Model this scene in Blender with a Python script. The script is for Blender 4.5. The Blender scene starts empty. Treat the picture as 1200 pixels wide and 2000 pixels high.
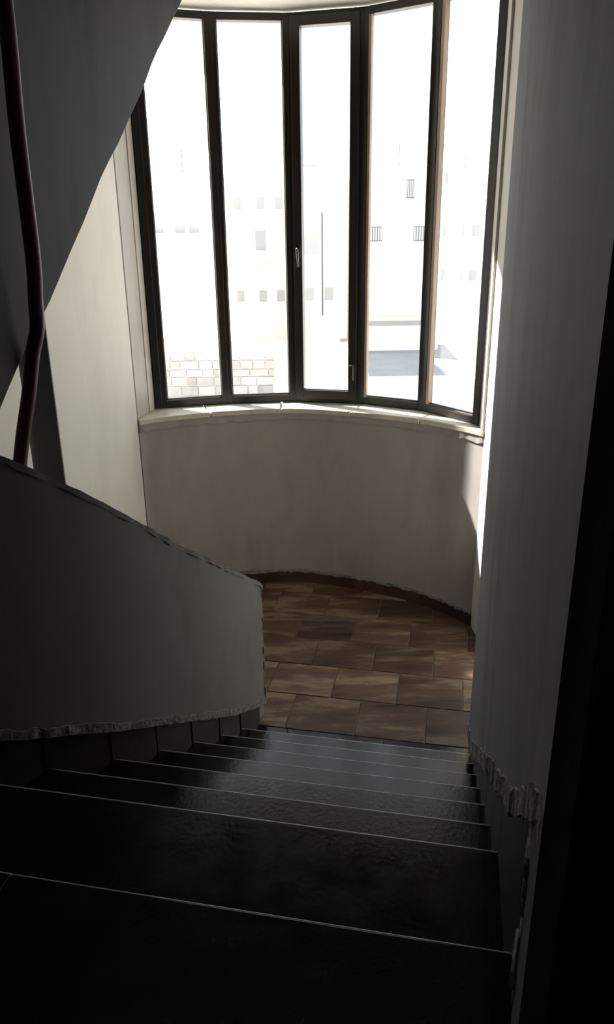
import bpy, bmesh, math, random
from mathutils import Vector, Matrix
random.seed(7)
S = 0.9                       # model units to metres
EYE = 3.03                    # eye height above the landing (model units)
scene = bpy.context.scene
col = scene.collection
PI = math.pi

# ---------------------------------------------------------------- camera
cam_d = bpy.data.cameras.new('camera'); cam = bpy.data.objects.new('camera', cam_d); col.objects.link(cam)
cam_d.sensor_fit = 'HORIZONTAL'; cam_d.sensor_width = 36.0; cam_d.lens = 36.0 * 1450 / 1200
cam_d.clip_start = 0.02; cam_d.clip_end = 1000
cam.location = (0, 0, EYE * S)
cam.matrix_world = Matrix.Translation((0, 0, EYE * S)) @ Matrix.Rotation(math.radians(70), 4, 'X') @ Matrix.Rotation(-math.atan(50 / 3970.), 4, 'Z')
scene.camera = cam

# ---------------------------------------------------------------- sky, sun, exposure
world = bpy.data.worlds.new('hazy_sky'); scene.world = world; world.use_nodes = True
bg = world.node_tree.nodes['Background']
bg.inputs[0].default_value = (0.93, 0.97, 1.0, 1); bg.inputs[1].default_value = 3.0
sun_d = bpy.data.lights.new('sun', 'SUN'); sun = bpy.data.objects.new('sun', sun_d); col.objects.link(sun)
sun_d.energy = 26.0; sun_d.angle = math.radians(0.8); sun_d.color = (1.0, 0.94, 0.87)
SUN_DIR = Vector((0.80, -0.60, -0.66)).normalized()
sun.rotation_euler = SUN_DIR.to_track_quat('-Z', 'Y').to_euler()
sun.location = (-8, 14, 14)
scene.view_settings.view_transform = 'Standard'; scene.view_settings.look = 'None'
scene.view_settings.gamma = 1.0; scene.view_settings.use_curve_mapping = False
scene.view_settings.exposure = 0.0

# ---------------------------------------------------------------- materials
def mat(name, base, rough=0.7, var=None, scale=4.0, bump=0.0, bscale=30.0, spec=0.5, metallic=0.0, stretch=(1, 1, 1), rand=None, rvar=0.0, detail=5.0):
    m = bpy.data.materials.new(name); m.use_nodes = True
    nt = m.node_tree; b = nt.nodes['Principled BSDF']
    b.inputs['Roughness'].default_value = rough; b.inputs['Metallic'].default_value = metallic
    b.inputs['Specular IOR Level'].default_value = spec
    b.inputs['Base Color'].default_value = (*base, 1)
    tc = nt.nodes.new('ShaderNodeTexCoord'); mp = nt.nodes.new('ShaderNodeMapping')
    mp.inputs['Scale'].default_value = stretch
    nt.links.new(tc.outputs['Object'], mp.inputs['Vector'])
    if rand is not None:
        oi = nt.nodes.new('ShaderNodeObjectInfo'); vm = nt.nodes.new('ShaderNodeVectorMath'); vm.operation = 'SCALE'
        vm.inputs[0].default_value = (37, 71, 13)
        nt.links.new(oi.outputs['Random'], vm.inputs['Scale']); nt.links.new(vm.outputs[0], mp.inputs['Location'])
    colour = None
    if var is not None:
        n = nt.nodes.new('ShaderNodeTexNoise'); n.inputs['Scale'].default_value = scale; n.inputs['Detail'].default_value = detail
        n.inputs['Roughness'].default_value = 0.62
        nt.links.new(mp.outputs[0], n.inputs['Vector'])
        r = nt.nodes.new('ShaderNodeValToRGB')
        k = len(var)
        while len(r.color_ramp.elements) < k: r.color_ramp.elements.new(0.5)
        for i, c in enumerate(var):
            r.color_ramp.elements[i].position = 0.3 + 0.4 * i / max(1, k - 1); r.color_ramp.elements[i].color = (*c, 1)
        nt.links.new(n.outputs[0], r.inputs[0]); colour = r.outputs[0]
        if rvar:
            mr = nt.nodes.new('ShaderNodeMapRange'); mr.inputs['To Min'].default_value = rough - rvar; mr.inputs['To Max'].default_value = rough + rvar
            mr.inputs['From Min'].default_value = 0.3; mr.inputs['From Max'].default_value = 0.7
            nt.links.new(n.outputs[0], mr.inputs['Value']); nt.links.new(mr.outputs[0], b.inputs['Roughness'])
    if rand is not None and colour is not None:
        rr = nt.nodes.new('ShaderNodeMapRange'); rr.inputs['To Min'].default_value = rand[0]; rr.inputs['To Max'].default_value = rand[1]
        nt.links.new(oi.outputs['Random'], rr.inputs['Value'])
        sc = nt.nodes.new('ShaderNodeVectorMath'); sc.operation = 'SCALE'
        nt.links.new(colour, sc.inputs[0]); nt.links.new(rr.outputs[0], sc.inputs['Scale']); colour = sc.outputs[0]
    if colour is not None: nt.links.new(colour, b.inputs['Base Color'])
    if bump:
        n2 = nt.nodes.new('ShaderNodeTexNoise'); n2.inputs['Scale'].default_value = bscale; n2.inputs['Detail'].default_value = 6
        nt.links.new(mp.outputs[0], n2.inputs['Vector'])
        bp = nt.nodes.new('ShaderNodeBump'); bp.inputs['Strength'].default_value = bump; bp.inputs['Distance'].default_value = 0.02
        nt.links.new(n2.outputs[0], bp.inputs['Height']); nt.links.new(bp.outputs[0], b.inputs['Normal'])
    return m

M = {}
M['plaster'] = mat('grey_white_plaster', (.5, .48, .46), .75, [(.30, .277, .264), (.37, .347, .33), (.335, .312, .298)], 2.2, .10, 9, .3, stretch=(1, 1, .35))
M['plaster_warm'] = mat('cream_plaster', (.6, .56, .5), .75, [(.66, .63, .575), (.74, .71, .65), (.69, .66, .60)], 1.8, .08, 9, .3, stretch=(1, 1, .4))
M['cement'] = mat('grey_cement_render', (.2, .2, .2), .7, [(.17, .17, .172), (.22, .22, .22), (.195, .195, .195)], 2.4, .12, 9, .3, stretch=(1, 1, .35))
M['cement_dark'] = mat('dark_cement_render', (.052, .054, .056), .7, [(.042, .044, .046), (.060, .062, .064), (.052, .054, .055)], 2.4, .12, 9, .08, stretch=(1, 1, .35))  # the cement render in a darker tone, used on the upper flight
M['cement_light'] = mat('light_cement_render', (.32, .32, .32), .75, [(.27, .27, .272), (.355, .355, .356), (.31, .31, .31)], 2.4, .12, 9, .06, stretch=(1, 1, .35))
M['edge_glint'] = mat('polished_edge_glint', (.5, .49, .46), .18, None, 1, 0, 1, .8)  # pale colour paints the window's glint on the polished step edges
M['mortar'] = mat('rough_mortar', (.5, .49, .46), .9, [(.15, .148, .14), (.26, .25, .24), (.32, .31, .295)], 14, .8, 40, .2)
M['mortar_pale'] = mat('pale_rough_mortar', (.4, .39, .37), .9, [(.26, .255, .245), (.40, .39, .375), (.48, .47, .45)], 14, .7, 40, .1)
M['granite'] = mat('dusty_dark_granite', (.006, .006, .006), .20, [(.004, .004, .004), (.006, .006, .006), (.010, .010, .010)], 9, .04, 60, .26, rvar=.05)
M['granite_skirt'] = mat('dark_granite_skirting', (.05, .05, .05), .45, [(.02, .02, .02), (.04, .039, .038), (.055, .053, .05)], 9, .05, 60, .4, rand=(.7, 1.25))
M['tile'] = mat('brown_slate_tile', (.1, .06, .04), .55, [(.03, .015, .010), (.075, .040, .026), (.095, .058, .040), (.21, .15, .105), (.13, .085, .058)], 3.2, .35, 14, .3, stretch=(.6, 2.2, 1), rand=(.6, 1.3), detail=9)
M['tile_skirt'] = mat('dark_brown_skirting', (.05, .025, .018), .5, [(.035, .017, .012), (.07, .035, .024), (.10, .055, .04)], 5, .05, 30, .3, rand=(.5, 1.3))
M['grout'] = mat('tile_grout', (.24, .19, .15), .9, [(.09, .065, .05), (.17, .13, .10)], 8)
M['stone'] = mat('cream_marble', (.55, .5, .43), .45, [(.45, .40, .34), (.6, .55, .48), (.66, .62, .55)], 4, .05, 30, .4, stretch=(1, 1, .3))
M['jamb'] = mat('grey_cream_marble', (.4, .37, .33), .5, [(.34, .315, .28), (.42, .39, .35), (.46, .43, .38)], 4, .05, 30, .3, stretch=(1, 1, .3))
M['frame'] = mat('bronze_aluminium', (.018, .014, .012), .38, [(.014, .012, .011), (.024, .019, .016)], 6, 0, 1, .5)
M['bead'] = mat('bright_glazing_bead', (.55, .52, .47), .4, None, 1, 0, 1, .5)
M['bounce_tan'] = mat('tan_bounce_light', (.42, .31, .22), .5, [(.38, .28, .20), (.46, .34, .25)], 5)  # warm bounce from the sunlit wall, painted as a tan colour
M['handle'] = mat('brushed_metal', (.10, .10, .105), .3, None, 1, 0, 1, .5, .6)
M['black_plastic'] = mat('black_gasket', (.008, .008, .008), .5)
M['hose'] = mat('burgundy_plastic', (.055, .002, .014), .45, [(.045, .002, .011), (.065, .003, .018)], 5, 0, 1, .35)
M['dark_wood'] = mat('dark_brown_wood', (.02, .012, .008), .5, [(.014, .008, .006), (.03, .018, .012)], 3, .1, 20, .4, stretch=(4, 4, .4))
M['concrete'] = mat('bare_concrete', (.3, .29, .28), .9, [(.24, .235, .225), (.36, .35, .335)], 3, .2, 20, .2)
M['facade'] = mat('pale_limestone_facade', (.8, .78, .74), .9, [(.76, .74, .70), (.84, .82, .78)], .3, 0, 1, .2)
M['facade_pink'] = mat('pale_rose_limestone', (.78, .70, .66), .9, [(.70, .60, .56), (.82, .77, .73)], .5, 0, 1, .2)
M['shutter'] = mat('grey_window_shutter', (.07, .07, .075), .6)
M['shutter_pale'] = mat('pale_window_blind', (.36, .36, .365), .6)
M['tank'] = mat('white_water_tank', (.6, .6, .6), .6)
M['red_roof'] = mat('faded_red_canopy', (.55, .30, .29), .7)
M['asphalt'] = mat('sun_bleached_asphalt', (.2, .21, .23), .9, [(.16, .17, .19), (.24, .25, .27)], .25)
M['earth'] = mat('pale_dry_earth', (.72, .68, .62), .95, [(.64, .60, .54), (.78, .75, .70)], .12)
M['rubble'] = mat('rubble_stone', (.62, .58, .56), .9, [(.34, .31, .30), (.48, .45, .44)], .8, rand=(.75, 1.15))
M['kerb'] = mat('tan_kerb', (.62, .52, .42), .9)

g = bpy.data.materials.new('window_glass'); g.use_nodes = True
nt = g.node_tree; nt.nodes.remove(nt.nodes['Principled BSDF'])
tr = nt.nodes.new('ShaderNodeBsdfTransparent'); tr.inputs[0].default_value = (.95, .96, .96, 1)
gl = nt.nodes.new('ShaderNodeBsdfGlossy'); gl.inputs['Roughness'].default_value = .03
fr = nt.nodes.new('ShaderNodeFresnel'); fr.inputs[0].default_value = 1.45
mx = nt.nodes.new('ShaderNodeMixShader')
ge = nt.nodes.new('ShaderNodeNewGeometry'); mr = nt.nodes.new('ShaderNodeMapRange')          # same reflectance entering and leaving the pane
mr.inputs['To Min'].default_value = 1.45; mr.inputs['To Max'].default_value = 1 / 1.45
nt.links.new(ge.outputs['Backfacing'], mr.inputs['Value']); nt.links.new(mr.outputs[0], fr.inputs[0])
nt.links.new(fr.outputs[0], mx.inputs[0]); nt.links.new(tr.outputs[0], mx.inputs[1]); nt.links.new(gl.outputs[0], mx.inputs[2])
nt.links.new(mx.outputs[0], nt.nodes['Material Output'].inputs[0])
M['glass'] = g

# ---------------------------------------------------------------- mesh helpers (model units: x right, y ahead, z relative to eye)
def W(p): return (p[0] * S, p[1] * S, (p[2] + EYE) * S)

def place(o, parent):
    if parent is not None:
        o.parent = parent
        o.matrix_parent_inverse = Matrix.Translation(-Vector(parent.location))
    return o

def mesh(name, verts, faces, m, parent=None, smooth=None, bevel=0, seg=2):
    me = bpy.data.meshes.new(name); me.from_pydata([W(v) for v in verts], [], faces)
    bm = bmesh.new(); bm.from_mesh(me); bmesh.ops.recalc_face_normals(bm, faces=bm.faces); bm.to_mesh(me); bm.free()
    me.materials.append(M[m])
    if smooth is not None:
        for p in me.polygons: p.use_smooth = True
        me.set_sharp_from_angle(angle=math.radians(smooth))
    o = bpy.data.objects.new(name, me); col.objects.link(o); place(o, parent)
    if bevel:
        b = o.modifiers.new('bevel', 'BEVEL'); b.width = bevel; b.segments = seg; b.limit_method = 'ANGLE'; b.angle_limit = math.radians(40)
        b.harden_normals = False
    return o

def tag(o, label=None, cat=None, group=None, kind=None):
    if label: o['label'] = label
    if cat: o['category'] = cat
    if group: o['group'] = group
    if kind: o['kind'] = kind
    return o

def empty(name, p, label=None, cat=None, group=None, kind=None):
    o = bpy.data.objects.new(name, None); o.location = W(p); o.empty_display_size = .1; col.objects.link(o)
    return tag(o, label, cat, group, kind)

def prism_vf(poly, z0, z1):
    n = len(poly)
    z0 = z0 if isinstance(z0, (list, tuple)) else [z0] * n
    z1 = z1 if isinstance(z1, (list, tuple)) else [z1] * n
    v = [(p[0], p[1], z0[i]) for i, p in enumerate(poly)] + [(p[0], p[1], z1[i]) for i, p in enumerate(poly)]
    f = [tuple(range(n))[::-1], tuple(range(n, 2 * n))] + [(i, (i + 1) % n, n + (i + 1) % n, n + i) for i in range(n)]
    return v, f

def prism(name, poly, z0, z1, m, parent=None, **k):
    v, f = prism_vf(poly, z0, z1); return mesh(name, v, f, m, parent, **k)

def offset(path, off):
    out = []
    n = len(path)
    for i in range(n):
        a = Vector(path[max(0, i - 1)]); b = Vector(path[min(n - 1, i + 1)]); c = Vector(path[i])
        ns = []
        if i > 0: d = (c - Vector(path[i - 1])).normalized(); ns.append(Vector((-d.y, d.x)))
        if i < n - 1: d = (Vector(path[i + 1]) - c).normalized(); ns.append(Vector((-d.y, d.x)))
        nn = sum(ns, Vector((0, 0))).normalized(); k = 1 / max(.35, nn.dot(ns[0]))
        o = off[i] if isinstance(off, (list, tuple)) else off
        out.append(tuple(c + nn * o * k))
    return out

def ribbon_vf(path, o0, o1, zb, zt):
    a = offset(path, o0); b = offset(path, o1); n = len(path)
    L = lambda z: z if isinstance(z, (list, tuple)) else [z] * n
    zb, zt = L(zb), L(zt); v = []
    for i in range(n):
        v += [(*a[i], zb[i]), (*a[i], zt[i]), (*b[i], zt[i]), (*b[i], zb[i])]
    f = [(0, 1, 2, 3), (4 * n - 1, 4 * n - 2, 4 * n - 3, 4 * n - 4)]
    for i in range(n - 1):
        q = 4 * i
        for k in range(4): f.append((q + k, q + 4 + k, q + 4 + (k + 1) % 4, q + (k + 1) % 4))
    return v, f

def ribbon(name, path, o0, o1, zb, zt, m, parent=None, smooth=35, **k):
    v, f = ribbon_vf(path, o0, o1, zb, zt); return mesh(name, v, f, m, parent, smooth=smooth, **k)

def resample(path, step):
    out = [tuple(path[0])]
    for a, b in zip(path, path[1:]):
        L = math.dist(a, b); n = max(1, round(L / step))
        for i in range(1, n + 1): out.append(tuple(a[k] + (b[k] - a[k]) * i / n for k in range(len(a))))
    return out

def spline(pts, sub=6):
    out = []; P = [pts[0]] + list(pts) + [pts[-1]]; dim = len(pts[0])
    for i in range(1, len(P) - 2):
        for s in range(sub):
            t = s / sub
            out.append(tuple(.5 * ((2 * P[i][k]) + (-P[i - 1][k] + P[i + 1][k]) * t + (2 * P[i - 1][k] - 5 * P[i][k] + 4 * P[i + 1][k] - P[i + 2][k]) * t * t + (-P[i - 1][k] + 3 * P[i][k] - 3 * P[i + 1][k] + P[i + 2][k]) * t ** 3) for k in range(dim)))
    out.append(tuple(pts[-1])); return out

def interp(x, table):
    if x <= table[0][0]: return table[0][1]
    for (x0, y0), (x1, y1) in zip(table, table[1:]):
        if x <= x1: return y0 + (y1 - y0) * (x - x0) / (x1 - x0)
    return table[-1][1]

def clip(poly, convex):
    """clip a polygon by a convex counter-clockwise polygon"""
    out = list(poly)
    for a, b in zip(convex, convex[1:] + convex[:1]):
        side = lambda p: (b[0] - a[0]) * (p[1] - a[1]) - (b[1] - a[1]) * (p[0] - a[0])
        src, out = out, []
        for p, q in zip(src, src[1:] + src[:1]):
            sp, sq = side(p), side(q)
            if sp >= 0: out.append(p)
            if (sp > 0) != (sq > 0) and abs(sp - sq) > 1e-12:
                t = sp / (sp - sq); out.append((p[0] + (q[0] - p[0]) * t, p[1] + (q[1] - p[1]) * t))
        if not out: return []
    return out

def area(p): return .5 * sum(a[0] * b[1] - b[0] * a[1] for a, b in zip(p, p[1:] + p[:1]))

def tube_vf(path, rad, n=10):
    v = []; f = []
    for i, p in enumerate(path):
        p = Vector(p); a = Vector(path[max(0, i - 1)]); b = Vector(path[min(len(path) - 1, i + 1)])
        d = (b - a).normalized(); u = d.cross(Vector((.13, .98, .1))).normalized(); w = d.cross(u)
        r = rad[i] if isinstance(rad, (list, tuple)) else rad
        for k in range(n):
            t = 2 * PI * k / n; v.append(tuple(p + (u * math.cos(t) + w * math.sin(t)) * r))
    for i in range(len(path) - 1):
        for k in range(n): f.append((i * n + k, i * n + (k + 1) % n, (i + 1) * n + (k + 1) % n, (i + 1) * n + k))
    f.append(tuple(range(n))[::-1]); f.append(tuple(range((len(path) - 1) * n, len(path) * n)))
    return v, f

def merge(*vfs):
    V, F = [], []
    for v, f in vfs:
        o = len(V); V += v; F += [tuple(i + o for i in q) for q in f]
    return V, F

# ---------------------------------------------------------------- stair frame: t along the descent, s across to the right
AX = Vector((.196, .9806)); AY = Vector((.9806, -.196))
def ST(s, t): return tuple(AX * t + AY * s)
def TS(p): v = Vector((p[0], p[1])); return v.dot(AY), v.dot(AX)

FLOOR = -3.03; TOPFLOOR = -1.67; RISE = .17
NOSE = [1.41, 1.915] + [1.915 + .302 * k for k in range(1, 7)]          # nosings from the top floor edge down
NZ = [TOPFLOOR - RISE * k for k in range(len(NOSE))]                     # last one stands one rise above the landing
LAND_T = NOSE[-1] + .30
LAND_0 = NOSE[-1] - .02
SR = .225                                                                # skirting plane on the right

# curve of the solid parapet (stair-side face), from the landing end up and away to the left
PAR = [(-.315, 4.30), (-.353, 4.171), (-.442, 3.887), (-.542, 3.572), (-.647, 3.298), (-.768, 3.004), (-.898, 2.751), (-1.065, 2.503), (-1.27, 2.27), (-1.52, 2.08), (-1.85, 1.95), (-2.2, 1.90)]
PARS = resample(spline(PAR, 5), .04)
PT = [(1.8, -.20), (2.27, -.50), (2.5, -.693), (2.705, -.868), (3.075, -1.177), (3.35, -1.397), (3.816, -1.72), (4.253, -2.018), (4.31, -2.075)]
PB = [(1.8, -1.52), (2.1, -1.62), (2.37, -1.761), (2.734, -1.998), (3.149, -2.26), (3.778, -2.662), (4.1, -2.84), (4.31, -2.935)]
par_top = lambda p: interp(p[1], PT)
par_bot = lambda p: interp(p[1], PB)

# window wall arc (inner face) and window corner points
ARC = [(-1.385, 6.026), (-1.272, 6.105), (-.74, 6.335), (-.123, 6.413), (.446, 6.235), (.968, 5.935), (1.24, 5.66), (1.355, 5.50)]
ARCS = resample(spline(ARC, 5), .05)
WIN = [(-1.30, 6.49), (-.708, 6.66), (-.10, 6.725), (.492, 6.59), (1.015, 6.26), (1.375, 5.70)]
SILL = -1.365; HEAD = 1.66

# ================================================================ structure
# ---- landing floor with tiles
LAND = [ST(-2.6, LAND_0), ST(.9, LAND_0), (1.62, 4.6)] + [tuple(p) for p in ARCS[::-1]] + [(-1.62, 4.9)]
lf = prism('floor', LAND, FLOOR - .2, FLOOR - .006, 'grout'); tag(lf, 'brown stone tiled landing floor below the bow window', 'floor', kind='structure')
LC = LAND if area(LAND) > 0 else LAND[::-1]
TW, TH = .46, .40
row = 0; t = LAND_T
for a, b in ((-1.75, -.95), (-.95, -.32), (-.32, .30)):
    prism('granite_strip', [ST(a + .002, LAND_0 + .002), ST(b - .002, LAND_0 + .002), ST(b - .002, LAND_T - .002), ST(a + .002, LAND_T - .002)], FLOOR - .03, FLOOR, 'granite', lf, bevel=.003, seg=1)
while t < 6.9:
    h = TH; s = -2.8 - (row % 2) * TW * .5 + random.uniform(-.05, .05)
    while s < 1.8:
        w = TW; gq = .004
        q = [ST(s + gq, t + gq), ST(s + w - gq, t + gq), ST(s + w - gq, t + h - gq), ST(s + gq, t + h - gq)]
        if area(q) < 0: q = q[::-1]
        c = clip(q, LC)
        if len(c) > 2 and abs(area(c)) > .004:
            prism('floor_tile', c, FLOOR - .03, FLOOR + random.uniform(-.002, .002), 'tile', lf, bevel=.003, seg=1)
        s += w
    t += h; row += 1

# ---- window wall below the sill
ww = ribbon('wall_window', ARCS, 0, .42, FLOOR - .05, SILL - .045, 'plaster'); tag(ww, 'curved plaster wall under the bow window', 'wall', kind='structure')
# skirting on the curved wall
bb = empty('baseboard_window', (0, 6.3, FLOOR), 'dark brown tile skirting along the foot of the curved window wall', 'baseboard', kind='structure')
acc = resample(ARCS, .012); i = 0
lens = [0]
for a, b in zip(acc, acc[1:]): lens.append(lens[-1] + math.dist(a, b))
x = 0
while x < lens[-1] - .02:
    w = random.choice([.36, .42, .30])
    seg = [p for p, l in zip(acc, lens) if x + .0005 <= l <= min(x + w, lens[-1]) + .0115]
    if len(seg) > 2:
        seg = seg[::4] + ([seg[-1]] if (len(seg) - 1) % 4 else [])
        ribbon('skirting_tile', seg, -.016, .004, FLOOR - .01, FLOOR + .105 + random.uniform(-.004, .004), 'tile_skirt', bb)
    x += w
lip = resample(ARCS, .03)
ribbon('plaster_lip', lip, [-.010 - random.random() * .012 for _ in lip], .006, [FLOOR + .10 - random.random() * .006 for _ in lip], [FLOOR + .118 + random.random() * .012 for _ in lip], 'mortar', ww)
lip2 = resample(ARCS, .04)
ribbon('sill_mortar', lip2, [-.006 - random.random() * .012 for _ in lip2], .006, [SILL - .085 - random.random() * .025 for _ in lip2], SILL - .04, 'plaster', ww)

# ---- sill slabs
sill = empty('window_sill', (0, 6.4, SILL), 'curved cream stone sill under the bow window', 'window sill', kind='structure')
acc = resample(ARCS, .01); lens = [0]
for a, b in zip(acc, acc[1:]): lens.append(lens[-1] + math.dist(a, b))
cuts = [0, lens[-1] * .20, lens[-1] * .40, lens[-1] * .60, lens[-1] * .80, lens[-1]]
for a, b in zip(cuts, cuts[1:]):
    seg = [p for p, l in zip(acc, lens) if a <= l <= b]; seg = seg[::5] + [seg[-1]]
    ribbon('sill_slab', seg, -.022, .46, SILL - .045, SILL, 'stone', sill, bevel=.006)

# ---- left wall, right niche wall
LWP = [(-1.385 - .194 * 8.6, 6.026 - 8.6), (-1.392, 6.022), (-1.42, 6.10), (-1.42, 6.6)]
wl = ribbon('wall_left', LWP, 0, .4, FLOOR - 2.2, 3.4, 'plaster_warm', smooth=20); tag(wl, 'cream plaster side wall left of the bow window', 'wall', kind='structure')
RNP = [(1.72, 5.90), (1.40, 5.70), (1.355, 5.50), (1.375, 5.2), (1.43, 4.8), (1.5, 4.3), (1.52, 3.7)]
wn = prism('wall_niche', RNP + [(1.95, 3.7), (1.95, 5.6)], FLOOR - .05, 3.4, 'plaster_warm', smooth=30); tag(wn, 'sunlit cream plaster wall right of the bow window', 'wall', kind='structure')
# stone jambs
jl = empty('trim_1', (-1.36, 6.3, SILL), 'cream stone jamb on the left side of the bow window', 'window jamb', kind='structure')
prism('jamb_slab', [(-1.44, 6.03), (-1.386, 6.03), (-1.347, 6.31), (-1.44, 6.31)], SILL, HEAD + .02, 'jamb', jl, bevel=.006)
prism('jamb_slab', [(-1.44, 6.314), (-1.340, 6.314), (-1.325, 6.47), (-1.44, 6.47)], SILL, HEAD + .02, 'stone', jl, bevel=.006)
jr = empty('trim_2', (1.36, 5.6, SILL), 'sunlit cream stone jamb on the right side of the bow window', 'window jamb', kind='structure')
prism('jamb_slab', [(1.352, 5.67), (1.336, 5.50), (1.40, 5.50), (1.42, 5.67)], SILL, HEAD + .02, 'stone', jr, bevel=.006)

# ---- lintel and soffit above the window
HC = [ST(-2.3, 6.05), ST(.75, 5.75)] + [(1.9, 5.3), (1.9, 6.3), (1.2, 6.9), (0, 7.3), (-1.2, 7.1), (-1.9, 6.6)]
ce = prism('ceiling', HC, HEAD + .02, HEAD + .34, 'plaster_warm'); tag(ce, 'cream plaster soffit above the bow window', 'ceiling', kind='structure')
up = ribbon('wall_upper', resample(ARCS, .2), .0, .42, HEAD + .3, 3.4, 'plaster'); tag(up, 'plaster wall above the window head', 'wall', kind='structure')

# ---- right wall: masonry core, plaster coat, granite skirting
def RW(s, t): return ST(s, t)
Rc = .42
corner = [ST(SR + Rc - Rc * math.cos(a), 3.71 + Rc * math.sin(a)) for a in [PI / 2 * k / 8 for k in range(9)]]
core = [ST(SR, 1.19)] + corner + [ST(1.6, 4.13), ST(1.6, 1.19)]
wr = prism('wall_right', core, FLOOR - .1, 3.4, 'concrete'); tag(wr, 'grey plastered wall with a rounded corner beside the stairs', 'wall', kind='structure')
RB = [(1.10, -1.02), (1.186, -1.088), (1.456, -1.326), (2.081, -1.735), (3.183, -2.493), (3.78, -2.796), (3.95, -2.98), (4.1, -3.02)]
face = resample([ST(SR, 1.10), ST(SR, 3.71)], .035) + corner[1:] + resample([corner[-1], ST(1.6, 4.13)], .2)[1:]
def rb(p): return interp(p[1], RB) if TS(p)[0] < SR + Rc * .9 else FLOOR - .02
zb = [rb(p) for p in face]
v, f = ribbon_vf(face, .028, -.004, [z + .04 for z in zb], 3.4)
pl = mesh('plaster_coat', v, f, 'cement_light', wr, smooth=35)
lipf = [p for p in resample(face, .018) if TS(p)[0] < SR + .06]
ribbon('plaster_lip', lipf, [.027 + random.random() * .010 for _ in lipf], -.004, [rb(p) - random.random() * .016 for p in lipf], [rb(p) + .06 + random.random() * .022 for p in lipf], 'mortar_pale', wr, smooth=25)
# crumbled mortar stump at the near end
st = []
for k in range(9):
    a = random.random()
    st.append(prism_vf([ST(SR - .03 + random.uniform(-.012, .008), 1.17 + random.uniform(0, .02)), ST(SR - .02, 1.25 + random.uniform(0, .06)), ST(SR + .02, 1.25), ST(SR + .02, 1.18)], -1.10 - .05 * k - .045, -1.10 - .05 * k + .012))
mesh('mortar_stump', *merge(*st), 'mortar', wr, smooth=30, bevel=.006, seg=1)
sk = empty('baseboard_right', ST(SR, 2.5) + (-2.5,), 'dark granite raked skirting at the foot of the right stair wall', 'baseboard', kind='structure')
edges = [1.215, NOSE[0]] + NOSE[1:] + [LAND_T]
for a, b in zip(edges, edges[1:]):
    a1, b1 = a + .002, b - .002
    P, Q = ST(SR, a1), ST(SR, b1)
    zt0, zt1 = rb(P) + .045, rb(Q) + .045
    lo = min(interp(.5 * (a + b), list(zip(NOSE, NZ))), 0) - .35
    if a < NOSE[0]: lo = TOPFLOOR - .05
    ribbon('skirting_slab', [P, Q], .004, -.018, lo, [zt0, zt1], 'granite_skirt', sk)

# ---- near right return wall, lobby shell behind the camera
prism('wall_lobby', [ST(SR - .028, 1.10), ST(SR - .028, 1.19), ST(3.3, 1.19), ST(3.3, 1.10)], TOPFLOOR - .05, 3.4, 'cement')
tag(bpy.data.objects['wall_lobby'], 'unlit plaster wall returning right at the top of the stairs', 'wall', kind='structure')
dt = empty('door_1', ST(.6, 1.08) + (TOPFLOOR,), 'dark wooden door in the unlit wall at the top of the stairs', 'door', kind='structure')
prism('door_casing', [ST(SR + .02, 1.06), ST(SR + .02, 1.10), ST(SR + .11, 1.10), ST(SR + .11, 1.06)], TOPFLOOR, .75, 'dark_wood', dt, bevel=.004)
prism('door_casing', [ST(SR + 1.06, 1.06), ST(SR + 1.06, 1.10), ST(SR + 1.15, 1.10), ST(SR + 1.15, 1.06)], TOPFLOOR, .75, 'dark_wood', dt, bevel=.004)
prism('door_casing', [ST(SR + .02, 1.06), ST(SR + .02, 1.10), ST(SR + 1.15, 1.10), ST(SR + 1.15, 1.06)], .75, .84, 'dark_wood', dt, bevel=.004)
prism('door_leaf', [ST(SR + .11, 1.08), ST(SR + .11, 1.10), ST(SR + 1.06, 1.10), ST(SR + 1.06, 1.08)], TOPFLOOR + .01, .75, 'dark_wood', dt)
for z0, z1 in ((-1.5, -.75), (-.6, .6)):
    prism('door_panel', [ST(SR + .25, 1.07), ST(SR + .25, 1.085), ST(SR + .92, 1.085), ST(SR + .92, 1.07)], z0, z1, 'dark_wood', dt, bevel=.006)
v, f = tube_vf([ST(SR + .18, 1.08) + (-.55,), ST(SR + .18, 1.03) + (-.55,), ST(SR + .20, 1.02) + (-.55,), ST(SR + .31, 1.02) + (-.55,)], .011)
mesh('door_handle', v, f, 'handle', dt, smooth=50)

tf = prism('floor_upper', [ST(-2.9, NOSE[0] - .02), ST(3.4, NOSE[0] - .02 - .22 * 0), ST(3.4, -2.8), ST(-2.9, -2.8)], TOPFLOOR - .2, TOPFLOOR - .03, 'concrete'); tag(tf, 'dark granite floor at the top of the stairs', 'floor', kind='structure')
for s0, s1 in ((-2.9, -1.15), (-1.15, SR), (SR, 1.7), (1.7, 3.3)):
    ya = NOSE[0] + .02 if s1 <= SR else 1.10
    while ya > -2.7:
        yb = max(ya - 1.05, -2.8)
        sl_ = prism('floor_slab', [ST(s0 + .001, yb + .001), ST(s1 - .001, yb + .001), ST(s1 - .001, ya - .001), ST(s0 + .001, ya - .001)], TOPFLOOR - .03, TOPFLOOR, 'granite', tf, bevel=.004, seg=3, smooth=40)
        if ya > 1.2:
            v, f = tube_vf([ST(s0, ya) + (TOPFLOOR - .005,), ST(s1, ya) + (TOPFLOOR - .004,)], .0035, 10)
            mesh('nosing_glint', v, f, 'edge_glint', sl_, smooth=60)
        ya = yb
wb = prism('wall_back', [ST(-3.2, -2.8), ST(3.4, -2.8), ST(3.4, -3.1), ST(-3.2, -3.1)], FLOOR - 2.2, 3.4, 'cement'); tag(wb, 'plaster wall behind the top floor', 'wall', kind='structure')
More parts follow.
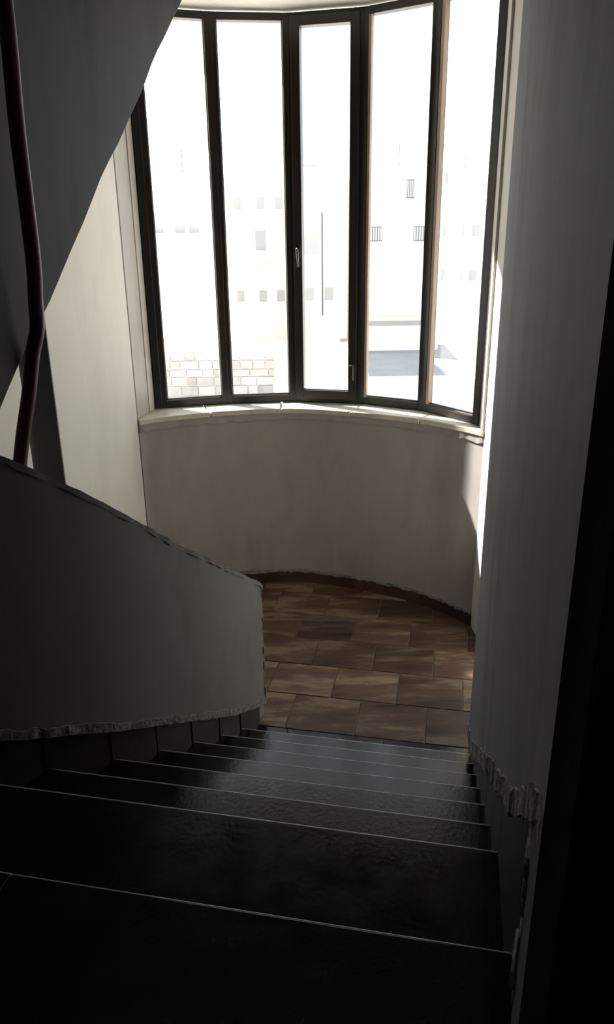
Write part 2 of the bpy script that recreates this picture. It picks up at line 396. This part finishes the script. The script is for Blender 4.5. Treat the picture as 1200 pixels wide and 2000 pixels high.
we = prism('wall_lobby_side', [ST(3.3, 1.2), ST(3.6, 1.2), ST(3.6, -3.1), ST(3.3, -3.1)], FLOOR - .2, 3.4, 'cement'); tag(we, 'plaster end wall of the dark lobby', 'wall', kind='structure')
cu = prism('ceiling_upper', [(-5, -4), (5, -4), (5, 8), (-5, 8)], 3.4, 3.6, 'cement'); tag(cu, 'high plaster ceiling of the stairwell', 'ceiling', kind='structure')
fl = prism('floor_lower', [(-5, -4), (5, -4), (5, 6.8), (-5, 6.8)], FLOOR - 2.3, FLOOR - 2.2, 'concrete'); tag(fl, 'concrete floor at the bottom of the stairwell', 'floor', kind='structure')

# ================================================================ staircase
stair = empty('staircase', ST(-.5, LAND_T) + (FLOOR,), 'straight flight of dark dusty granite steps down to the landing', 'stairs', kind='structure')
def left_s(t):
    best = None
    for a, b in zip(PARS, PARS[1:]):
        sa, ta = TS(a); sb, tb = TS(b)
        if (ta - t) * (tb - t) <= 0: best = sa + (sb - sa) * ((t - ta) / (tb - ta) if tb != ta else 0)
    return best if best is not None else (-1.2 if t > 3.5 else -2.6)
for k in range(1, len(NOSE)):
    t0, t1 = NOSE[k - 1] - .03, NOSE[k] + .022
    n = 6; left = [ST(left_s(t0 + (t1 - t0) * i / n) - .03, t0 + (t1 - t0) * i / n) for i in range(n + 1)]
    poly = left + [ST(SR + .01, t1), ST(SR + .01, t0)]
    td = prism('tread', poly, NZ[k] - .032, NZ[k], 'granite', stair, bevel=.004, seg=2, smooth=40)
    v, f = tube_vf([left[-1] + (NZ[k] - .005,), ST(SR, t1) + (NZ[k] - .005,)], .0055, 10)
    mesh('nosing_glint', v, f, 'edge_glint', td, smooth=60)  # thin pale tube, a painted glint along the tread edge
for k in range(len(NOSE)):
    t = NOSE[k]; zl = NZ[k + 1] if k + 1 < len(NZ) else FLOOR
    ls = left_s(t)
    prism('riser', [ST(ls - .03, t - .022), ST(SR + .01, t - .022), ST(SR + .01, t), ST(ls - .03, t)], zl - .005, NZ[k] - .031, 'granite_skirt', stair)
# concrete waist under the steps
wa = []
for k in range(1, len(NOSE)):
    t0, t1 = NOSE[k - 1] - .02, NOSE[k] - .02
    wa.append(prism_vf([ST(max(left_s(t0), left_s(t1)) - .02, t0), ST(SR, t0), ST(SR, t1), ST(max(left_s(t0), left_s(t1)) - .02, t1)], FLOOR - .2, NZ[k] - .033))
mesh('concrete_waist', *merge(*wa), 'concrete', stair)

# ================================================================ parapet
pa = empty('wall_parapet', (-.4, 4.0, FLOOR), 'solid grey plaster parapet curving along the left of the stairs', 'parapet', kind='structure')
pc = PARS                               # left normal points towards the stairs
TH_P = .10
v, f = ribbon_vf(pc, .022, -TH_P, [par_bot(p) + .02 for p in pc], [par_top(p) for p in pc])
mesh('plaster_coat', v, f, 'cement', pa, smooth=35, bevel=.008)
lp = [p for p in pc if p[1] > 1.98]
ribbon('plaster_lip', lp, [.024 + random.random() * .010 for _ in lp], -.01, [par_bot(p) - random.random() * .006 for p in lp], [par_bot(p) + .03 + random.random() * .02 for p in lp], 'mortar', pa, smooth=12)
v, f = ribbon_vf(pc, 0, -TH_P + .02, FLOOR - .05, [par_bot(p) + .03 for p in pc])
mesh('parapet_core', v, f, 'concrete', pa, smooth=35)
# broken mortar along the landing end and along the top arris
e0 = Vector(pc[0]); dn = (Vector(pc[0]) - Vector(pc[3])).normalized(); nr = Vector((-(-dn.y), -dn.x)) * -1
nr = Vector((dn.y, -dn.x)); nr = nr if nr.x > 0 else -nr                  # towards the stairs
chunks = []
z = -2.93
while z < -2.09:
    h = random.uniform(.03, .09); a = random.uniform(.0, .014); w = random.uniform(.012, .03)
    c = e0 + nr * (.012 + a) ; b = e0 - dn * w + nr * (.024 + a * .7)
    d2 = e0 + dn * random.uniform(.004, .016)
    chunks.append(prism_vf([tuple(b), tuple(c + dn * .004), tuple(d2 - nr * .03), tuple(e0 - nr * .10), tuple(e0 - dn * .04 - nr * .05)], z, z + h)); z += h * .93
mesh('broken_edge', *merge(*chunks), 'mortar', pa, bevel=.004, seg=1)
tp = [p for p in pc if p[1] > 2.0]
ribbon('parapet_cap', tp, [.018 + random.random() * .014 for _ in tp], -TH_P - .004, [par_top(p) - .014 - random.random() * .012 for p in tp], [par_top(p) + .004 + random.random() * .006 for p in tp], 'cement', pa, smooth=25)
for (fx, dz, w, h) in ((3.30, .10, .05, .012), (3.36, .115, .045, .010), (3.42, .13, .04, .014), (3.05, .15, .03, .010), (2.86, .12, .03, .012), (3.46, .24, .014, .014)):
    q = min(pc, key=lambda p: abs(p[1] - fx)); i = pc.index(q); r = pc[i - 1]
    z = par_top(q) - dz
    ribbon('plaster_chip', [q, tuple(Vector(q) + (Vector(r) - Vector(q)).normalized() * w)], .0225, .027, [z, z - w * .5], [z + h, z - w * .5 + h], 'mortar', pa)

# left skirting slabs, one for each step
bl = empty('baseboard_parapet', (-.7, 3.2, -2.4), 'dark granite skirting slabs along the foot of the parapet', 'baseboard', kind='structure')
fine = resample(PARS, .01)
bounds = [1.0, NOSE[0]] + NOSE[1:] + [LAND_T]
for a, b in zip(bounds, bounds[1:]):
    lo = interp(.5 * (a + b), list(zip(NOSE, NZ))) - .32
    seg = [p for p in fine if a + .004 < TS(p)[1] < b - .004 and p[1] > 1.94]
    if len(seg) < 4: continue
    seg = seg[::4] + [seg[-1]]
    ribbon('skirting_slab', seg, .012, -.004, lo, [par_bot(p) + .01 for p in seg], 'granite_skirt', bl)
    # upright edge strip of the stepped skirting at each riser
    q = min(fine, key=lambda p: abs(TS(p)[1] - b + .02)); i = fine.index(q); r = fine[max(0, i - 6)]
    ribbon('skirting_return', [q, r], .017, -.004, lo - .1, par_bot(q) - .004, 'granite_skirt', bl)

# ================================================================ upper flight: curb face, soffit and treads above the left side
uf = empty('upper_flight', (-1.1, 2.66, -.6), 'upper stair flight with a smooth grey plaster side rising towards the window', 'stairs', kind='structure')
UX = lambda d: -1.356 + .0917 * d
UZ = lambda d: -2.303 + .649 * d
ds = [2.30 + (6.0 - 2.30) * i / 24 for i in range(25)]
up_path = [(UX(d), d) for d in ds]
wob = [math.sin(d * 5.1) * .010 + math.sin(d * 11.3) * .005 for d in ds]
v, f = ribbon_vf(up_path, 0, .11, [UZ(d) + w for d, w in zip(ds, wob)], [min(3.35, UZ(d) + 1.25) for d in ds])
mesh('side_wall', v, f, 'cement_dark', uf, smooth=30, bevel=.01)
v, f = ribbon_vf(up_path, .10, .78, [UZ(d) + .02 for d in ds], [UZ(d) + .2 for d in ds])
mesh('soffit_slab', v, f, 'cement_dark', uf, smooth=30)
d = 2.35
while d < 5.8:
    x = UX(d); prism('tread', [(x - .105, d), (x - .76, d), (x - .76, d + .30), (x - .105, d + .30)], UZ(d) + .19, UZ(d) + .40, 'granite', uf); d += .29

# pier that carries the upper flight
pp = []
for (x, y) in ((-1.212, 3.56), (-1.290, 3.80), (-1.385, 3.80)): pp.append((x, y))
for k in range(6):
    a = PI + PI / 2 * k / 5 ; pp.append((-1.385 + .07 + .07 * math.cos(a), 3.63 + .07 * math.sin(a)))
pr_ = prism('pier', pp, FLOOR - 2.2, .22, 'cement', smooth=40, bevel=.006); tag(pr_, 'narrow dark plaster pier under the upper flight', 'pier', kind='structure')

# hose hanging in the stairwell
hp = [(-.975, 2.885, 1.6), (-.978, 2.885, .765), (-.993, 2.89, .385), (-1.0, 2.90, -.038), (-1.012, 2.90, -.20), (-1.02, 2.90, -.30), (-1.052, 2.90, -.40), (-1.085, 2.895, -.55), (-1.128, 2.88, -.72), (-1.17, 2.88, -.90), (-1.22, 2.88, -1.15), (-1.27, 2.9, -1.5), (-1.30, 2.95, -2.0)]
hs = spline(hp, 6)
v, f = tube_vf(hs, .0275, 14)
ho = mesh('hose', v, f, 'hose', smooth=50); tag(ho, 'dark burgundy plastic hose hanging in the stairwell over the parapet', 'hose')

# ================================================================ bow window
win = empty('window_1', (0, 6.6, SILL), 'tall five-light bow window with dark bronze aluminium frames', 'window', kind='structure')
def fbox(name, A, B, a, b, o0, o1, z0, z1, m, parent, **k):
    """box on the facet A-B between distances a and b along it; o0/o1 = offsets, negative = room side"""
    A, B = Vector(A), Vector(B); d = (B - A).normalized(); n = Vector((-d.y, d.x))
    q = [A + d * a + n * o0, A + d * b + n * o0, A + d * b + n * o1, A + d * a + n * o1]
    return prism(name, [tuple(p) for p in q], z0, z1, m, parent, **k)
ST_W = .05
for i in range(5):
    A, B = WIN[i], WIN[i + 1]; L = math.dist(A, B)
    z0, z1 = SILL + .002, HEAD
    sl = ST_W + (.03 if i == 0 else 0); sr_ = ST_W + (.012 if i == 4 else 0)
    fbox('frame_stile', A, B, 0, sl, -.04, .04, z0, z1, 'frame', win, bevel=.004)
    fbox('frame_stile', A, B, L - sr_, L, -.04, .04, z0, z1, 'frame', win, bevel=.004)
    fbox('bottom_rail', A, B, sl, L - sr_, -.04, .04, z0, z0 + .062, 'frame', win, bevel=.004)
    fbox('top_rail', A, B, sl, L - sr_, -.04, .04, z1 - .055, z1, 'frame', win, bevel=.004)
    if i != 2:
        fbox('glass_pane', A, B, sl - .01, L - sr_ + .01, .006, .014, z0 + .05, z1 - .045, 'glass', win)
        for (a, b) in ((sl, sl + .008), (L - sr_ - .008, L - sr_)):
            fbox('glazing_bead', A, B, a, b, -.012, .006, z0 + .062, z1 - .055, 'bead' if a > L / 2 and i != 4 else 'black_plastic', win)
        if i >= 3: fbox('bounce_strip', A, B, sl - .004, sl + (.022 if i == 3 else .03), -.036, .004, z0 + .062, z1 - .055, 'bounce_tan', win, bevel=.002)  # added strip; its tan stands for sunlight bounced onto the mullion side
        fbox('glazing_bead', A, B, sl, L - sr_, -.016, .006, z0 + .062, z0 + .070, 'bead', win)
        fbox('drip_gasket', A, B, sl, L - sr_, -.018, .004, z0 + .070, z0 + .078, 'black_plastic', win)
    else:
        a0, a1 = sl - .018, L - sr_ + .018; w = .072
        sash = fbox('sash_stile', A, B, a0, a0 + w, -.072, .02, z0 + .035, z1 - .03, 'frame', win, bevel=.004)
        sash2 = fbox('sash_stile', A, B, a1 - w, a1, -.072, .02, z0 + .035, z1 - .03, 'frame', win, bevel=.004)
        fbox('sash_rail', A, B, a0 + w, a1 - w, -.072, .02, z0 + .035, z0 + .112, 'frame', win, bevel=.004)
        fbox('sash_rail', A, B, a0 + w, a1 - w, -.072, .02, z1 - .10, z1 - .03, 'frame', win, bevel=.004)
        fbox('glass_pane', A, B, a0 + w - .01, a1 - w + .01, -.004, .004, z0 + .10, z1 - .09, 'glass', win)
        fbox('glazing_bead', A, B, a0 + w, a1 - w, -.03, -.004, z0 + .112, z0 + .119, 'bead', win)
        Av, Bv = Vector(A), Vector(B); dd = (Bv - Av).normalized(); nn = Vector((-dd.y, dd.x))
        def P3(a, o, z): q = Av + dd * a + nn * o; return (q.x, q.y, z)
        # lever handle at mid height on the left stile
        ha = a0 + w * .5
        fbox('handle_plate', A, B, ha - .024, ha + .024, -.084, -.072, -.13, -.02, 'frame', sash, bevel=.004)
        v, f = tube_vf([P3(ha, -.08, -.06), P3(ha, -.105, -.06), P3(ha + .002, -.118, -.064), P3(ha + .006, -.122, -.075), P3(ha + .008, -.122, -.12), P3(ha + .012, -.12, -.20)], [.012, .012, .012, .012, .010, .008], 10)
        h1 = mesh('lever_handle', v, f, 'handle', sash, smooth=50)
        # small lower handle on the right stile
        hb = a1 - w * .42
        fbox('handle_plate', A, B, hb - .02, hb + .02, -.080, -.072, -1.13, -1.0, 'frame', sash2, bevel=.003)
        v, f = tube_vf([P3(hb - .03, -.085, -1.02), P3(hb + .006, -.10, -1.02), P3(hb + .010, -.104, -1.03), P3(hb + .010, -.104, -1.145)], .006, 8)
        mesh('lever_handle', v, f, 'handle', sash2, smooth=50)
for i in range(6):
    p = Vector(WIN[i]); a = Vector(WIN[max(0, i - 1)]); b = Vector(WIN[min(5, i + 1)])
    d = (b - a).normalized(); n = Vector((-d.y, d.x)); w0 = .012 if 0 < i < 5 else .03
    q = [p - d * w0 - n * .043, p + d * w0 - n * .043, p + d * (w0 + .014) + n * .046, p - d * (w0 + .014) + n * .046]
    prism('corner_post', [tuple(x) for x in q], SILL + .002, HEAD, 'frame', win, bevel=.003)
# right end cover strip and lock keep
fbox('end_strip', WIN[4], WIN[5], math.dist(WIN[4], WIN[5]) - .005, math.dist(WIN[4], WIN[5]) + .03, -.05, .05, SILL + .002, HEAD, 'frame', win, bevel=.003)
fbox('lock_keep', WIN[4], WIN[5], math.dist(WIN[4], WIN[5]) - .006, math.dist(WIN[4], WIN[5]) + .012, -.056, -.048, SILL + .03, SILL + .10, 'handle', win)

# ================================================================ outside: the town
G = -11.0
gr = prism('ground', [(-400, 7.5), (400, 7.5), (400, 500), (-400, 500)], G - .5, G, 'earth'); tag(gr, 'pale dry ground between the houses', 'ground', kind='structure')
rd = prism('road', [(4.2, 44), (13, 42), (15.5, 84), (7.0, 88)], G - .02, G + .04, 'asphalt'); tag(rd, 'pale grey asphalt street in front of the white shuttered house', 'road', kind='structure')

def house(X, Y, w, dp, top, m, wins, rows, label, shut='shutter_pale', tank=True, size=(1.1, 1.3)):
    h = empty('house', (X, Y, G), label, 'building')
    prism('wall', [(X - w / 2, Y), (X + w / 2, Y), (X + w / 2, Y + dp), (X - w / 2, Y + dp)], G, top, m, h)
    prism('roof_parapet', [(X - w / 2 - .15, Y - .15), (X + w / 2 + .15, Y - .15), (X + w / 2 + .15, Y + dp), (X - w / 2 - .15, Y + dp)], top - .1, top + .35, m, h)
    for zr in rows:
        for xr in wins:
            x = X + xr; a, b = size
            pz = prism('window', [(x - a / 2, Y - .05), (x + a / 2, Y - .05), (x + a / 2, Y + .1), (x - a / 2, Y + .1)], zr - b / 2, zr + b / 2, shut, h)
            prism('window_ledge', [(x - a / 2 - .12, Y - .2), (x + a / 2 + .12, Y - .2), (x + a / 2 + .12, Y + .1), (x - a / 2 - .12, Y + .1)], zr - b / 2 - .16, zr - b / 2, m, pz)
    if tank:
        tx = X + random.uniform(-.3, .3) * w
        prism('water_tank', [(tx - .6 + .6 * math.cos(a) + .6, Y + 2 + .6 * math.sin(a)) for a in [PI * k / 6 for k in range(12)]], top + .35, top + 1.6, 'tank', h)
        prism('antenna', [(tx + 2, Y + 2), (tx + 2.06, Y + 2), (tx + 2.06, Y + 2.06), (tx + 2, Y + 2.06)], top + .3, top + 2.6, 'shutter', h)
    return h

hr = house(9.6, 80, 9.0, 12, 6.4, 'facade', [], [], 'white house with three grey shuttered windows across the street', tank=True)
for (x, z, a, b) in ((7.33, .65, 1.25, 1.4), (11.75, .63, 1.25, 1.4), (10.64, 4.8, .85, 1.7)):
    w = prism('window', [(x - a / 2, 79.93), (x + a / 2, 79.93), (x + a / 2, 80.1), (x - a / 2, 80.1)], z - b / 2, z + b / 2, 'shutter', hr)
    for k in range(5):
        xs = x - a / 2 + a * (k + .5) / 5
        prism('shutter_slat', [(xs - a * .07, 79.90), (xs + a * .07, 79.90), (xs + a * .07, 79.94), (xs - a * .07, 79.94)], z - b / 2 + .08, z + b / 2 - .08, 'shutter_pale', w)
prism('canopy', [(6.0, 78.6), (13.2, 78.6), (13.2, 80), (6.0, 80)], -7.2, -7.0, 'kerb', hr)
prism('shop_front', [(6.4, 79.95), (12.8, 79.95), (12.8, 80.05), (6.4, 80.05)], -8.4, -7.9, 'shutter_pale', hr)

hl = house(-13.2, 80, 8.4, 11, 6.2, 'facade', [-2.6, 0.0, 2.6], [-5.2], 'white house with three arched loggia windows beside the rose house', size=(1.0, 1.2))
prism('loggia_floor', [(-16, 78.7), (-10.2, 78.7), (-10.2, 80), (-16, 80)], .75, .95, 'facade', hl)
for k, x in enumerate((-14.6, -12.4, -11.0)):
    ap = [(x - .5, 0), (x + .5, 0)] + [(x + .5 * math.cos(a), 1.5 + .5 * math.sin(a)) for a in [PI * j / 8 for j in range(9)]]
    n = len(ap); vv = [(p[0], 79.94, p[1] + .95) for p in ap] + [(p[0], 80.05, p[1] + .95) for p in ap]
    mesh('arched_window', vv, [tuple(range(n)), tuple(range(n, 2 * n))[::-1]] + [(i, (i + 1) % n, n + (i + 1) % n, n + i) for i in range(n)], 'shutter_pale', hl)

hm = house(-5.2, 92, 7.6, 10, 7.2, 'facade_pink', [-2.4, .3, 2.4], [-6.0, 4.2], 'pale rose house with a small balcony behind the rubble garden wall', size=(.9, 1.3))
prism('balcony', [(-6.0, 90.8), (-3.6, 90.8), (-3.6, 92), (-6.0, 92)], -1.9, -.9, 'facade', hm)
prism('balcony_door', [(-5.6, 91.94), (-4.4, 91.94), (-4.4, 92.05), (-5.6, 92.05)], -.9, 1.3, 'shutter_pale', hm)
hc = house(1.6, 88, 5.0, 10, 6.6, 'facade', [-1.0, 1.2], [-5.6], 'white house with a red roof canopy and a tall drain pipe', size=(1.0, 1.4))
prism('roof_canopy', [(-.2, 87.5), (1.4, 87.5), (1.4, 90), (-.2, 90)], 7.6, 7.8, 'red_roof', hc)
prism('window', [(-.2, 87.93), (1.6, 87.93), (1.6, 88.05), (-.2, 88.05)], -1.4, .6, 'shutter_pale', hc)
prism('drain_pipe', [(2.0, 87.85), (2.14, 87.85), (2.14, 88.0), (2.0, 88.0)], -8, 3.0, 'shutter', hc)
hx = house(18.2, 93, 6.6, 10, 6.8, 'facade', [-1.8, .2, 2.0], [1.0, -4.0], 'white house with a red sign board beside the shuttered house', size=(.9, 1.2))
prism('sign_board', [(14.6, 85.8), (15.4, 85.8), (15.4, 85.95), (14.6, 85.95)], 5.6, 6.8, 'red_roof', hx)

# rubble garden wall below the first two lights, stones one by one
rw = empty('garden_wall', (-9, 54, G), 'low rubble stone garden wall in front of the rose house', 'wall')
prism('wall_core', [(-12, 54.12), (-2.2, 54.12), (-2.2, 54.6), (-12, 54.6)], G, -7.7, 'earth', rw)
z = G
while z < -7.8:
    hh = random.uniform(.5, .75); x = -12
    while x < -2.6:
        w = random.uniform(.7, 1.4); gp = .04
        prism('stone', [(x + gp, 54 + random.uniform(-.05, .05)), (min(x + w, -2.2) - gp, 54 + random.uniform(-.05, .05)), (min(x + w, -2.2) - gp, 54.2), (x + gp, 54.2)], z + gp, z + hh - gp, 'rubble', rw)
        x += w
    z += hh
kb = prism('kerb', [(15.2, 44), (17.2, 70), (17.6, 70), (15.6, 44)], G, G + .35, 'kerb'); tag(kb, 'tan kerb stone along the asphalt street', 'kerb', kind='structure')
